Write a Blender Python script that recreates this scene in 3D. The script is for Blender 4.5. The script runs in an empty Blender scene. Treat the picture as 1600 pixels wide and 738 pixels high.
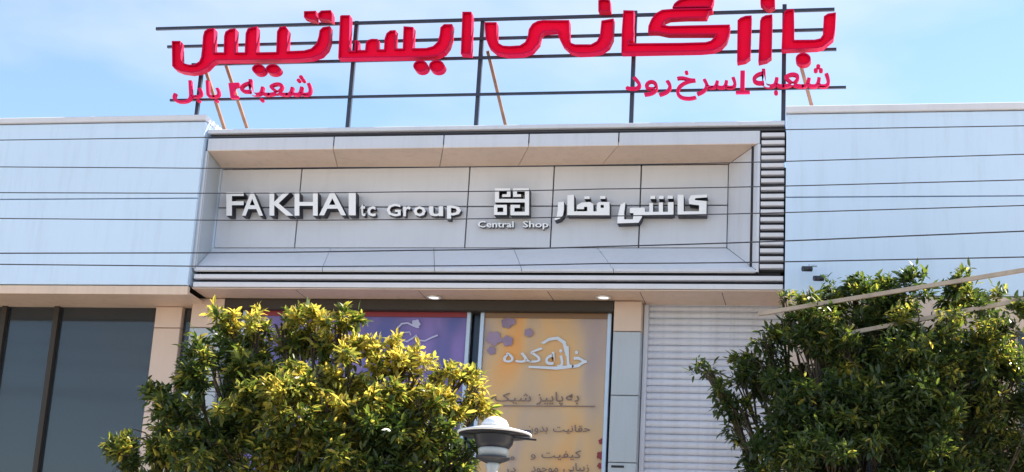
import bpy, bmesh, math, random
from mathutils import Vector, Matrix
from mathutils.geometry import tessellate_polygon
random.seed(7)
D = bpy.data
SC = bpy.context.scene
COL = SC.collection

# ------------------------------------------------------------------ camera
# camera pose measured from the vanishing lines of the facade; facade plane is Y=0, street towards -Y, Z up
CAMPOS = Vector((0.0, -17.0, 1.6))
M = ((0.97913016, -0.05594776, 0.19538162), (-0.00153557, 0.95929804, 0.28239142), (-0.20322837, -0.27679797, 0.93919173))
FPX = 2600.0
cam_d = D.cameras.new('camera'); cam = D.objects.new('camera', cam_d); COL.objects.link(cam)
right = Vector((M[0][0], M[0][2], -M[0][1])); down = Vector((M[1][0], M[1][2], -M[1][1])); fwd = Vector((M[2][0], M[2][2], -M[2][1]))
rot = Matrix((right, -down, -fwd)).transposed()
cam.matrix_world = Matrix.Translation(CAMPOS) @ rot.to_4x4()
cam_d.sensor_width = 36.0; cam_d.lens = 36.0 * FPX / 1600.0
cam_d.clip_start = 0.1; cam_d.clip_end = 3000
SC.camera = cam

# ------------------------------------------------------------------ light
SUN_EL, SUN_AZ = 44.0, 62.0          # azimuth measured from +Y (behind the building) towards +X
w = D.worlds.new("World"); SC.world = w; w.use_nodes = True
nt = w.node_tree; nt.nodes.clear()
out = nt.nodes.new('ShaderNodeOutputWorld'); bg = nt.nodes.new('ShaderNodeBackground')
sky = nt.nodes.new('ShaderNodeTexSky'); sky.sky_type = 'NISHITA'; sky.sun_disc = False
sky.sun_elevation = math.radians(SUN_EL); sky.sun_rotation = math.radians(SUN_AZ)
sky.air_density = 1.0; sky.dust_density = 0.1; sky.ozone_density = 1.2; sky.altitude = 50
# thin high cloud spread evenly over the whole sky
tc = nt.nodes.new('ShaderNodeTexCoord'); mp = nt.nodes.new('ShaderNodeMapping'); mp.inputs['Scale'].default_value = (1.8, 1.8, 4.2); mp.inputs['Location'].default_value = (1.35, .4, .3)
nz = nt.nodes.new('ShaderNodeTexNoise'); nz.inputs['Scale'].default_value = 1.6; nz.inputs['Detail'].default_value = 5
rp = nt.nodes.new('ShaderNodeValToRGB'); rp.color_ramp.elements[0].position = 0.40; rp.color_ramp.elements[1].position = 0.66
rp.color_ramp.elements[0].color = (0, 0, 0, 1); rp.color_ramp.elements[1].color = (0.8, 0.8, 0.8, 1)
mx = nt.nodes.new('ShaderNodeMix'); mx.data_type = 'RGBA'; mx.inputs[7].default_value = (3.9, 4.05, 4.3, 1)
nt.links.new(tc.outputs['Generated'], mp.inputs['Vector']); nt.links.new(mp.outputs[0], nz.inputs['Vector'])
nt.links.new(nz.outputs['Fac'], rp.inputs[0]); nt.links.new(rp.outputs[0], mx.inputs[0])
nt.links.new(sky.outputs[0], mx.inputs[6]); nt.links.new(mx.outputs[2], bg.inputs[0]); nt.links.new(bg.outputs[0], out.inputs[0])
bg.inputs[1].default_value = 0.10
sd = D.lights.new('sun', 'SUN'); sd.energy = 5.0; sd.angle = math.radians(0.5); sd.color = (1.0, 0.93, 0.82)
sun = D.objects.new('sun', sd); COL.objects.link(sun)
a, e = math.radians(SUN_AZ), math.radians(SUN_EL)
sdir = Vector((math.sin(a) * math.cos(e), math.cos(a) * math.cos(e), math.sin(e)))
sun.rotation_euler = sdir.to_track_quat('Z', 'Y').to_euler(); sun.location = sdir * 40
SC.view_settings.view_transform = 'Standard'; SC.view_settings.look = 'None'
SC.view_settings.exposure = 1.44; SC.view_settings.gamma = 1
SC.cycles.max_bounces = 8; SC.cycles.transparent_max_bounces = 8

# ------------------------------------------------------------------ helpers
def P(px, py, Y):
    """survey point: where the sight line of photo pixel (px,py) meets the vertical plane at depth Y"""
    d = right * (px - 800) + down * (py - 369) + fwd * FPX
    return CAMPOS + d * ((Y - CAMPOS.y) / d.y)
def X(px, py, Y): return P(px, py, Y).x
def Z(px, py, Y): return P(px, py, Y).z

def empty(name, loc, label, cat, group=None):
    o = D.objects.new(name, None); o.location = loc; o.empty_display_size = 0.2; COL.objects.link(o)
    o['label'] = label; o['category'] = cat
    if group: o['group'] = group
    return o
def link(name, me, parent=None, mat=None, label=None, cat=None, group=None, kind=None):
    o = D.objects.new(name, me); COL.objects.link(o)
    if mat is not None and not me.materials: me.materials.append(mat)
    if parent is not None:
        o.parent = parent
        o.matrix_parent_inverse = Matrix.Translation(parent_origin(parent)).inverted()
    if label: o['label'] = label
    if cat: o['category'] = cat
    if group: o['group'] = group
    if kind: o['kind'] = kind
    return o
def parent_origin(p):
    v = Vector((0, 0, 0)); q = p
    v = q.location.copy()
    # children keep world coordinates: parents only ever have a translation
    while q.parent is not None:
        v = q.matrix_parent_inverse.translation + v; q = q.parent; v = v + q.location
    return v
def mesh(name, vs, fs, mats=None, mi=None, smooth=False):
    me = D.meshes.new(name); me.from_pydata([tuple(v) for v in vs], [], fs); me.update()
    for m_ in (mats or []): me.materials.append(m_)
    if mi: me.polygons.foreach_set('material_index', mi)
    if smooth: me.polygons.foreach_set('use_smooth', [True] * len(me.polygons))
    return me
def box_data(x0, x1, y0, y1, z0, z1, c=0.0):
    """box whose front (y0, street side) edges are chamfered by c"""
    if c <= 0:
        v = [(x0,y0,z0),(x1,y0,z0),(x1,y0,z1),(x0,y0,z1),(x0,y1,z0),(x1,y1,z0),(x1,y1,z1),(x0,y1,z1)]
        return v, [(0,1,2,3),(5,4,7,6),(4,0,3,7),(1,5,6,2),(3,2,6,7),(4,5,1,0)]
    v = [(x0+c,y0,z0+c),(x1-c,y0,z0+c),(x1-c,y0,z1-c),(x0+c,y0,z1-c),
         (x0,y0+c,z0),(x1,y0+c,z0),(x1,y0+c,z1),(x0,y0+c,z1),
         (x0,y1,z0),(x1,y1,z0),(x1,y1,z1),(x0,y1,z1)]
    f = [(0,1,2,3)] + [(a, b, (b % 4), (a % 4)) for a, b in ((4,5),(5,6),(6,7),(7,4))] + [(4,8,9,5),(5,9,10,6),(6,10,11,7),(7,11,8,4),(9,8,11,10)]
    return v, f
def boxes(name, lst, mat, parent=None, c=0.0, **k):
    vs, fs = [], []
    for b in lst:
        v, f = box_data(*b, c=c); n = len(vs); vs += v; fs += [tuple(i + n for i in q) for q in f]
    return link(name, mesh(name, vs, fs), parent, mat, **k)
def box(name, x0, x1, y0, y1, z0, z1, mat, parent=None, c=0.0, **k):
    return boxes(name, [(x0, x1, y0, y1, z0, z1)], mat, parent, c, **k)
def tube_data(pts, rs, n=8, cap=True):
    vs, fs = [], []
    pts = [Vector(p) for p in pts]
    if not hasattr(rs, '__len__'): rs = [rs] * len(pts)
    for i, p in enumerate(pts):
        d = (pts[min(i+1, len(pts)-1)] - pts[max(i-1, 0)]).normalized()
        u = d.cross(Vector((0, 0, 1)) if abs(d.z) < 0.9 else Vector((1, 0, 0))).normalized(); v = d.cross(u)
        for k in range(n):
            t = 2 * math.pi * k / n; vs.append(p + (u * math.cos(t) + v * math.sin(t)) * rs[i])
    for i in range(len(pts) - 1):
        for k in range(n):
            a, b = i * n + k, i * n + (k + 1) % n
            fs.append((a, b, b + n, a + n))
    if cap: fs.append(tuple(range(n))); fs.append(tuple(reversed(range((len(pts)-1)*n, len(pts)*n))))
    return vs, fs
def tube(name, pts, rs, mat, parent=None, n=8, smooth=True, **k):
    v, f = tube_data(pts, rs, n); return link(name, mesh(name, v, f, smooth=smooth), parent, mat, **k)
def bar(name, p, q, wx, wy, mat, parent=None, **k):
    """square steel section between two points"""
    p, q = Vector(p), Vector(q); d = (q - p).normalized()
    u = d.cross(Vector((0, 1, 0))); u = u.normalized() if u.length > .01 else Vector((1, 0, 0)); v = u.cross(d).normalized()
    vs = [e_ + u * sx * wx / 2 + v * sy * wy / 2 for e_ in (p, q) for sx, sy in ((-1,-1),(1,-1),(1,1),(-1,1))]
    fs = [(3,2,1,0),(4,5,6,7)] + [(i, (i+1) % 4, (i+1) % 4 + 4, i + 4) for i in range(4)]
    return link(name, mesh(name, vs, fs), parent, mat, **k)
def lathe(name, prof, centre, mat, parent=None, n=28, **k):
    vs, fs = [], []
    cx, cy, cz = centre
    for r, z in prof:
        for i in range(n):
            t = 2 * math.pi * i / n; vs.append((cx + r * math.cos(t), cy + r * math.sin(t), cz + z))
    for j in range(len(prof) - 1):
        for i in range(n):
            a_, b_ = j * n + i, j * n + (i + 1) % n; fs.append((a_, b_, b_ + n, a_ + n))
    fs.append(tuple(reversed(range(n)))); fs.append(tuple(range((len(prof)-1)*n, len(prof)*n)))
    return link(name, mesh(name, vs, fs, smooth=True), parent, mat, **k)

# ------------------------------------------------------------------ materials
def mat(name, col, rough=0.6, metal=0.0, var=0.06, scale=3.0, spec=0.5, bump=0.0, stretch=(1, 1, 1), dirt=0.0, bscale=40, coat=0):
    m = D.materials.new(name); m.use_nodes = True; n = m.node_tree; b = n.nodes['Principled BSDF']
    tcn = n.nodes.new('ShaderNodeTexCoord'); mpn = n.nodes.new('ShaderNodeMapping'); mpn.inputs['Scale'].default_value = stretch
    n.links.new(tcn.outputs['Object'], mpn.inputs[0])
    no = n.nodes.new('ShaderNodeTexNoise'); no.inputs['Scale'].default_value = scale; no.inputs['Detail'].default_value = 6
    n.links.new(mpn.outputs[0], no.inputs['Vector'])
    hsv = n.nodes.new('ShaderNodeHueSaturation'); hsv.inputs['Color'].default_value = (*col, 1)
    mr = n.nodes.new('ShaderNodeMapRange'); mr.inputs[3].default_value = 1 - var * 2; mr.inputs[4].default_value = 1 + var * 2
    n.links.new(no.outputs['Fac'], mr.inputs[0]); n.links.new(mr.outputs[0], hsv.inputs['Value'])
    # piece to piece tone
    oi = n.nodes.new('ShaderNodeObjectInfo'); mr2 = n.nodes.new('ShaderNodeMapRange'); mr2.inputs[3].default_value = 1 - var * .7; mr2.inputs[4].default_value = 1 + var * .7
    n.links.new(oi.outputs['Random'], mr2.inputs[0]); mm = n.nodes.new('ShaderNodeMath'); mm.operation = 'MULTIPLY'
    n.links.new(mr.outputs[0], mm.inputs[0]); n.links.new(mr2.outputs[0], mm.inputs[1]); n.links.new(mm.outputs[0], hsv.inputs['Value'])
    last = hsv.outputs[0]
    if dirt > 0:
        mp2 = n.nodes.new('ShaderNodeMapping'); mp2.inputs['Scale'].default_value = (5, 5, .5); n.links.new(tcn.outputs['Object'], mp2.inputs[0])
        n2 = n.nodes.new('ShaderNodeTexNoise'); n2.inputs['Scale'].default_value = 2.0; n2.inputs['Detail'].default_value = 8; n2.inputs['Roughness'].default_value = .7
        n.links.new(mp2.outputs[0], n2.inputs['Vector'])
        r2 = n.nodes.new('ShaderNodeMapRange'); r2.inputs[1].default_value = .48; r2.inputs[2].default_value = .75; r2.inputs[3].default_value = 0; r2.inputs[4].default_value = dirt
        n.links.new(n2.outputs['Fac'], r2.inputs[0])
        mx_ = n.nodes.new('ShaderNodeMix'); mx_.data_type = 'RGBA'; mx_.inputs[7].default_value = (col[0]*.45, col[1]*.42, col[2]*.38, 1)
        n.links.new(r2.outputs[0], mx_.inputs[0]); n.links.new(last, mx_.inputs[6]); last = mx_.outputs[2]
    n.links.new(last, b.inputs['Base Color'])
    b.inputs['Metallic'].default_value = metal; b.inputs['Specular IOR Level'].default_value = spec
    if coat: b.inputs['Coat Weight'].default_value = coat
    rr = n.nodes.new('ShaderNodeMapRange'); rr.inputs[3].default_value = max(0.03, rough - .1); rr.inputs[4].default_value = min(1, rough + .1)
    n.links.new(no.outputs['Fac'], rr.inputs[0]); n.links.new(rr.outputs[0], b.inputs['Roughness'])
    if bump > 0:
        n3 = n.nodes.new('ShaderNodeTexNoise'); n3.inputs['Scale'].default_value = bscale; n3.inputs['Detail'].default_value = 4
        n.links.new(tcn.outputs['Object'], n3.inputs['Vector'])
        bp = n.nodes.new('ShaderNodeBump'); bp.inputs['Strength'].default_value = bump; bp.inputs['Distance'].default_value = .02
        n.links.new(n3.outputs['Fac'], bp.inputs['Height']); n.links.new(bp.outputs[0], b.inputs['Normal'])
    return m
def glass(name, col, rough=0.08):
    m = D.materials.new(name); m.use_nodes = True; b = m.node_tree.nodes['Principled BSDF']
    b.inputs['Base Color'].default_value = (*col, 1); b.inputs['Roughness'].default_value = rough; b.inputs['Specular IOR Level'].default_value = .8
    b.inputs['Alpha'].default_value = .8
    return m
MT = {
 'panel': mat('fascia_composite_panel', (.64, .66, .71), .42, 0, .05, 1.2, dirt=.10, bump=.03, bscale=3),
 'frame': mat('frame_composite_panel', (.62, .65, .72), .38, 0, .05, 1.0, dirt=.2, bump=.03, bscale=3),
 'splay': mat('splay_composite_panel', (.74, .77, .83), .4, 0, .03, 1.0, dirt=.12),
 'neigh': mat('neighbour_white_panel', (.62, .78, .96), .42, 0, .03, .8, dirt=.16, bump=.03, bscale=2),
 'soffit': mat('beige_bounce_soffit_panel', (.76, .585, .46), .5, 0, .06, 2.0, dirt=.25),  # warm ground bounce under the soffits put into the base colour
 'pillarw': mat('beige_bounce_pillar_panel', (.66, .52, .43), .5, 0, .05, 2.0, dirt=.1),  # beige; on the showroom pillars' top panel it carries bounced warm light
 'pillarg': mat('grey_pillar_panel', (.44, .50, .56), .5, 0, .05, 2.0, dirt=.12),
 'gap': mat('dark_joint', (.03, .03, .035), .9, 0, .1),
 'slat': mat('white_painted_slat', (.70, .70, .74), .4, 0, .04, 4, dirt=.12),
 'shutter': mat('shutter_enamel', (.70, .74, .84), .45, 0, .07, 3, dirt=.4, bump=.15, bscale=3),
 'steel': mat('dark_painted_steel', (.035, .045, .07), .5, .3, .2, 8),
 'rust': mat('rusty_primer_steel', (.22, .12, .075), .7, .2, .3, 9),
 'red': mat('red_acrylic', (.95, .0, .045), .6, 0, .05, 2.5, spec=.12),
 'redside': mat('crimson_letter_return', (.52, .0, .05), .6, 0, .08, 3, spec=.15),
 'redsmall': mat('small_crimson_letter', (.75, .01, .10), .6, 0, .06, 4, spec=.15),
 'letter': mat('white_letter_face', (.90, .91, .93), .3, 0, .03, 5),
 'letterside': mat('dark_letter_return', (.012, .014, .028), .5, 0, .1, 5),
 'dark': mat('dark_header', (.035, .028, .022), .6, 0, .1, 3),
 'darkglassframe': mat('dark_blue_frame', (.05, .08, .13), .4, .3, .1, 5),
 'alu': mat('pale_blue_aluminium', (.45, .54, .66), .35, .4, .08, 6),
 'interior': mat('shop_interior', (.06, .06, .07), .8, 0, .2, 1),
 'bark': mat('citrus_bark', (.10, .075, .05), .9, 0, .25, 12, bump=.6),
 'cable': mat('black_cable', (.03, .035, .05), .6, 0, .1),
 'asphalt': mat('asphalt', (.20, .18, .16), .85, 0, .15, 6, bump=.4, bscale=90),
 'paving': mat('pale_paving_tile', (.54, .44, .34), .8, 0, .1, 3, bump=.1, dirt=.2),
 'kerb': mat('concrete_kerb', (.36, .34, .31), .85, 0, .1, 4, bump=.2),
 'ground': mat('dusty_ground', (.40, .32, .24), .9, 0, .12, .4, bump=.2),
 'white': mat('white_enamel', (.78, .80, .84), .3, 0, .03, 6),
 'lampdark': mat('lamp_dark_body', (.03, .035, .05), .4, .2, .1, 6),
 'lampgrey': mat('frosted_lamp_bowl', (.42, .46, .48), .3, 0, .05, 6),
 'roofgreen': mat('dark_green_metal', (.02, .06, .055), .5, 0, .1, 6),
 'brown': mat('brown_cabinet_paint', (.16, .13, .14), .6, 0, .1, 6),
 'awnbeam': mat('weathered_awning_board', (.44, .37, .30), .8, 0, .2, 5, dirt=.6),
 'awndark': mat('dark_awning_sheet', (.06, .065, .06), .7, 0, .2, 3),
 'printw': mat('print_white_blue', (.60, .68, .78), .5, 0, .02, 4),
 'printd': mat('print_dark_brown', (.19, .14, .13), .6, 0, .05, 4),
 'printviolet': mat('print_violet_flower', (.27, .21, .33), .6, 0, .15, 9),
 'printline': mat('print_pale_blue', (.45, .48, .72), .55, 0, .06, 6),
 'redstripe': mat('dark_red_strip', (.22, .02, .03), .5, 0, .1, 4),
}
MT['glass'] = glass('dark_shop_glass', (.03, .04, .05))
def banner_mat(name, stops, scale, x=(1.4, 1, .5)):
    m = mat(name, (.5, .5, .5), .55, 0, .03, 2, spec=.4, bump=.25, bscale=3); n = m.node_tree; b = n.nodes['Principled BSDF']
    t = n.nodes.new('ShaderNodeTexCoord'); mp_ = n.nodes.new('ShaderNodeMapping'); mp_.inputs['Scale'].default_value = x
    no = n.nodes.new('ShaderNodeTexNoise'); no.inputs['Scale'].default_value = scale; no.inputs['Detail'].default_value = 1.5; no.inputs['Distortion'].default_value = .6
    r = n.nodes.new('ShaderNodeValToRGB'); el = r.color_ramp.elements
    el[0].position, el[0].color = stops[0][0], (*stops[0][1], 1); el[1].position, el[1].color = stops[-1][0], (*stops[-1][1], 1)
    for p_, c_ in stops[1:-1]:
        q = el.new(p_); q.color = (*c_, 1)
    n.links.new(t.outputs['Object'], mp_.inputs[0]); n.links.new(mp_.outputs[0], no.inputs['Vector']); n.links.new(no.outputs['Fac'], r.inputs[0])
    n.links.new(r.outputs[0], b.inputs['Base Color'])
    return m
MT['banorange'] = banner_mat('printed_peach_banner', [(.30, (.34, .29, .33)), (.43, (.50, .38, .27)), (.54, (.62, .41, .21)), (.68, (.72, .36, .12))], 1.5)
MT['banpurple'] = banner_mat('printed_purple_banner', [(.30, (.09, .11, .34)), (.50, (.16, .14, .38)), (.68, (.24, .18, .48))], 1.9)
def leaf_mat(name, col, tcol, tw=.5, var=.25):
    m = D.materials.new(name); m.use_nodes = True; n = m.node_tree; n.nodes.clear()
    o = n.nodes.new('ShaderNodeOutputMaterial'); b = n.nodes.new('ShaderNodeBsdfPrincipled'); t = n.nodes.new('ShaderNodeBsdfTranslucent'); mi = n.nodes.new('ShaderNodeMixShader')
    g = n.nodes.new('ShaderNodeNewGeometry'); mr = n.nodes.new('ShaderNodeMapRange'); mr.inputs[3].default_value = 1 - var; mr.inputs[4].default_value = 1 + var
    n.links.new(g.outputs['Random Per Island'], mr.inputs[0])
    h = n.nodes.new('ShaderNodeHueSaturation'); h.inputs['Color'].default_value = (*col, 1); n.links.new(mr.outputs[0], h.inputs['Value'])
    h2 = n.nodes.new('ShaderNodeHueSaturation'); h2.inputs['Color'].default_value = (*tcol, 1); n.links.new(mr.outputs[0], h2.inputs['Value'])
    n.links.new(h.outputs[0], b.inputs['Base Color']); n.links.new(h2.outputs[0], t.inputs['Color'])
    b.inputs['Roughness'].default_value = .38; b.inputs['Specular IOR Level'].default_value = .5
    mi.inputs[0].default_value = tw; n.links.new(b.outputs[0], mi.inputs[1]); n.links.new(t.outputs[0], mi.inputs[2]); n.links.new(mi.outputs[0], o.inputs[0])
    return m
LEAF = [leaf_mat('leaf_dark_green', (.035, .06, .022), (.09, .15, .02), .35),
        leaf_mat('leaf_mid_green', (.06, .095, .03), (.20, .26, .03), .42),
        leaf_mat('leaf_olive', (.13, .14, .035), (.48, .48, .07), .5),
        leaf_mat('leaf_sunlit_yellow', (.30, .28, .06), (.85, .66, .10), .5)]  # yellow puts the sunlit look of whole clumps into the leaf colour

# ------------------------------------------------------------------ ground
YF = -0.55      # front plane of the big frame and of the slats
YN = -0.61      # front plane of the neighbours' upper walls
GX0, GX1 = -16.0, 8.0
link('ground', mesh('ground', [(-900, -900, -.02), (900, -900, -.02), (900, 900, -.02), (-900, 900, -.02)], [(0, 1, 2, 3)]), None, MT['ground'], kind='structure')
link('road', mesh('road', [(-300, -30, -.012), (300, -30, -.012), (300, -7.2, -.012), (-300, -7.2, -.012)], [(0, 1, 2, 3)]), None, MT['asphalt'], kind='structure')
box('pavement', -60, 50, -7.0, 1.2, -.01, .13, MT['paving'], kind='structure')
box('kerb', -60, 50, -7.2, -7.0, -.01, .14, MT['kerb'], kind='structure', c=.02)

# ------------------------------------------------------------------ the shop building
XL = X(313, 320, YF); XR = X(1225, 300, YF)
shop = empty('shop_building', (-4, 0, 0.13), 'two storey tile showroom clad in pale grey panels with a deep recessed signboard', 'building')
ztop = Z(800, 196, YF); zline0 = Z(800, 199.5, YF); zline1 = Z(800, 206, YF)
zfb = Z(800, 424, YF)                # lower edge of the picture-frame surround
zro = Z(800, 230, YF)                # edge of upper recess, front
XRi = X(1187, 300, YF)               # right end of the frame front
# inner rectangle on the sign plane Y=0
xi0, xi1 = X(343, 300, 0), X(1138, 300, 0)
zi0, zi1 = Z(700, 388, 0), Z(700, 261, 0)
# outer rectangle on the front plane
xo0, xo1 = XL + .018, X(1182, 300, YF)
zo0, zo1 = Z(700, 420, YF), zro
# main body volumes (all behind the cladding)
box('upper_wall', XL + .06, XR - .06, .10, 6.5, Z(700, 470, 0) + .05, zline0 - .03, MT['gap'], shop)
box('frame_core', XL + .05, XR - .03, YF + .09, .099, Z(700, 455, YF) + .02, zi0 - .36, MT['gap'], shop)
box('frame_core', XL + .05, XR - .03, YF + .06, .099, zi1 + .12, zline1 - .004, MT['gap'], shop)
box('frame_core', xi1 + .27, XR - .03, YF + .06, .099, zi0 - .36 + .002, zi1 + .118, MT['gap'], shop)
box('coping', XL, XR, YF - .02, .6, zline1 - .02 + .045, ztop, MT['frame'], shop, c=.006)
box('shadow_gap', XL + .02, XR - .002, YF + .03, .5, zline1 - .02, zline1 + .024, MT['gap'], shop)
box('roof', XL, XR, .6, 6.5, ztop - .22, ztop - .12, MT['ground'], shop)
# sign plane panels: 5 columns x 2 rows
G = .007
cols = [xi0, X(466, 324, 0), X(729, 340, 0), X(863, 320, 0), X(1000, 320, 0), xi1]
zmid = Z(700, 323, 0)
for i in range(5):
    for z0, z1 in ((zi0, zmid), (zmid, zi1)):
        box('sign_panel', cols[i] + G, cols[i+1] - G, 0, .05, z0 + G, z1 - G, MT['panel'], shop, c=.004)
# frame: quads between outer front rectangle and inner back rectangle, each cut into panels
def slab(name, quad, mt, parent, th=.04):
    a_, b_, c_, d_ = [Vector(q) for q in quad]; nrm = (b_ - a_).cross(d_ - a_).normalized() * th
    cen = (a_ + b_ + c_ + d_) / 4
    ins = [q + (cen - q).normalized() * .0035 for q in (a_, b_, c_, d_)]
    vs = ins + [q - nrm for q in ins]
    return link(name, mesh(name, vs, [(0,1,2,3),(7,6,5,4),(0,4,5,1),(1,5,6,2),(2,6,7,3),(3,7,4,0)]), parent, mt)
def lerp(a_, b_, t): return a_ + (b_ - a_) * t
tj = [0, .24, .445, .6, .76, 1.0]
for i in range(5):
    t0, t1 = tj[i], tj[i+1]
    # upper soffit (faces down), its front edge ends at the frame front
    slab('soffit_panel', ((lerp(xo0, xo1, t0), YF, zo1), (lerp(xi0, xi1, t0), 0, zi1), (lerp(xi0, xi1, t1), 0, zi1), (lerp(xo0, xo1, t1), YF, zo1)), MT['soffit'], shop)
    # lower splay (faces up and out)
    slab('splay_panel', ((lerp(xo0, xo1, t0), YF, zo0), (lerp(xo0, xo1, t1), YF, zo0), (lerp(xi0, xi1, t1), 0, zi0), (lerp(xi0, xi1, t0), 0, zi0)), MT['splay'], shop)
    # front face above the soffit
    xa = XL if i == 0 else lerp(xo0, xo1, t0); xb = XRi if i == 4 else lerp(xo0, xo1, t1)
    box('frame_panel', xa + G, xb - G, YF, YF + .05, zo1 + .004, zline1 - .028, MT['frame'], shop, c=.004)
    box('frame_panel', xa + G, xb - G, YF + .003, YF + .05, zfb, zo0 - .003, MT['frame'], shop, c=.003)
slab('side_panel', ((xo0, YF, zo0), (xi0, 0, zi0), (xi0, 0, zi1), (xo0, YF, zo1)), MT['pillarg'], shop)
slab('side_panel', ((xi1, 0, zi0), (xo1, YF, zo0), (xo1, YF, zo1), (xi1, 0, zi1)), MT['frame'], shop)
box('frame_edge', XL - .01, xo0 - .002, YF, YF + .05, zo0 + .002, zo1 - .002, MT['frame'], shop, c=.002)
box('frame_panel', xo1 + .006, XRi, YF, YF + .05, zfb, zo1, MT['frame'], shop, c=.002)
# slats at the right: dark gaps between white bars
zs0, zs1 = Z(1207, 424, YF), Z(1207, 206, YF)
ns = 18; pitch = (zs1 - zs0) / ns
box('slat_backing', XRi + .004, XR - .004, YF + .07, YF + .088, zs0 + .01, zs1, MT['gap'], shop)
bv, bf = box_data(XRi + .012, XR, YF - .004, YF + .068, 0, pitch * .52, .005)
sm = mesh('slat', bv, bf); sm.materials.append(MT['slat'])
for k in range(ns):
    o = link('slat', sm, shop); o.location.z += zs0 + k * pitch + pitch * .36
# two long bands under the frame
for y0, y1 in ((430, 437), (442.5, 450.5)):
    box('band', XL + .02, XR, YF - .004, YF + .07, Z(750, y1, YF), Z(750, y0, YF), MT['slat'], shop, c=.005)
zsf = Z(850, 453.5, YF)                 # lower soffit level
box('band', XL + .01, XR, YF + .0, YF + .06, zsf, Z(750, 451.6, YF), MT['soffit'], shop, c=.003)
xs = [XL, X(470, 465, -.3), X(660, 465, -.3), X(860, 465, -.3), X(1003, 465, -.3), X(1130, 465, -.3), XR]
for i in range(6):
    box('soffit_panel', xs[i] + G * .5, xs[i+1] - G * .5, YF + .062, .12, zsf + .004, zsf + .03, MT['soffit'], shop)
# downlights
for px, py in ((678, 464), (943, 464)):
    d = right * (px - 800) + down * (py - 369) + fwd * FPX; q = CAMPOS + d * ((zsf - CAMPOS.z) / d.z)
    t = lathe('downlight', [(.075, 0), (.082, -.012), (.062, -.016), (.060, -.006), (.058, -.004)], (q.x, q.y, zsf), MT['white'], shop, 24)
    em = D.materials.get('downlight_lens')
    if em is None:
        em = D.materials.new('downlight_lens'); em.use_nodes = True; b = em.node_tree.nodes['Principled BSDF']
        b.inputs['Base Color'].default_value = (.8, .8, .78, 1); b.inputs['Emission Color'].default_value = (1, .96, .88, 1); b.inputs['Emission Strength'].default_value = .5
    lathe('lens', [(.057, -.007), (.03, -.012), (.002, -.013)], (q.x, q.y, zsf), em, t, 20)
# shopfront below
z_h0 = Z(700, 485, -.12)
xp0, xp1 = X(960, 475, -.12), X(1003, 475, -.12)
xq0, xq1 = X(300, 480, -.12), X(350, 480, -.12)
box('header', xq1 + .002, xp0 - .002, -.12, .12, z_h0, zsf + .002, MT['dark'], shop, c=.01)
box('shop_floor', XL, XR, .0, 6.5, .12, .16, MT['paving'], shop)
box('back_wall', XL, XR, 5.0, 6.5, .13, zsf + .3, MT['interior'], shop)
box('party_wall', XL, XL + .2, .13, 5, .13, zsf + .3, MT['interior'], shop)
box('party_wall', XR - .2, XR, .13, 5, .13, zsf + .3, MT['interior'], shop)
box('party_wall', xp0 + .05, xp1 - .05, .13, 5, .13, zsf + .3, MT['interior'], shop)
xg = [xq1, X(540, 600, .1), X(741, 600, .1), xp0]
for i in range(3):
    box('glass_pane', xg[i] + .04, xg[i+1] - .04, .115, .127, .25, z_h0 - .02, MT['glass'], shop)
    boxes('glass_frame', [(xg[i] + .001, xg[i] + .04, .09, .15, .16, z_h0 - .002), (xg[i+1] - .04, xg[i+1] - .001, .09, .15, .16, z_h0 - .002),
                          (xg[i] + .041, xg[i+1] - .041, .09, .15, .16, .25)], MT['darkglassframe'], shop)
# pillars, clad in stacked panels
def pillar(x0, x1, ylev, px, parent, first=None, slot=None):
    zz = [zsf] + [Z(px, y, -.12) for y in ylev]
    while zz[-1] > .4: zz.append(max(.13, zz[-1] - .70))
    if zz[-1] > .13: zz.append(.13)
    box('pillar_core', x0 + .02, x1 - .02, .03, .12, .13, zsf, MT['gap'], parent)
    for i in range(len(zz) - 1):
        box('pillar_panel', x0, x1, -.12, .118, zz[i+1] + .004, zz[i] - .004, MT['pillarw'] if i == 0 else MT['pillarg'], parent, c=.006)  # top panel warmer: bounced light put into its colour
    if slot: box('pillar_slot', slot[0], slot[1], -.124, -.11, slot[2], slot[3], MT['gap'], parent)
pillar(xp0, xp1, (518, 618, 723), 975, shop, slot=(X(955, 728, -.12), X(975, 728, -.12), Z(965, 731, -.12), Z(965, 727.5, -.12)))
pillar(xq0, xq1, (512, 612), 325, shop)
# roller shutter
xr0, xr1 = xp1 + .025, XR - .01
zt = Z(1100, 477, .1)
rs = link('roller_shutter', mesh('guides', *[[], []]), shop)
v, f = [], []
for b_ in ((xr0 - .018, xr0 + .03, .03, .14, .13, zsf), (xr1 - .03, xr1 + .008, .03, .14, .13, zsf), (xr0 + .031, xr1 - .031, .06, .14, zt + .004, zsf)):
    bv, bf = box_data(*b_, c=.004); n_ = len(v); v += bv; f += [tuple(i + n_ for i in q) for q in bf]
rs.data = mesh('shutter_guides', v, f, [MT['shutter']])
hs = .0725
prof = [(.115, 0), (.100, .004), (.088, .016), (.083, .032), (.088, .050), (.100, .062), (.118, .066), (.118, hs)]
vs, fs = [], []
for (y_, z_) in prof: vs += [(xr0 + .031, y_, z_), (xr1 - .031, y_, z_)]
for i in range(len(prof) - 1): fs.append((2*i, 2*i+1, 2*i+3, 2*i+2))
slm = mesh('shutter_slat', vs, fs, [MT['shutter']], smooth=False)
k = 0
while zt - (k + 1) * hs > .14:
    o = link('shutter_slat', slm, rs); o.location.z += zt - (k + 1) * hs + random.uniform(-.0015, .0015); o.location.y += random.uniform(-.003, .003); o.rotation_euler.x = 0; k += 1

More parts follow.
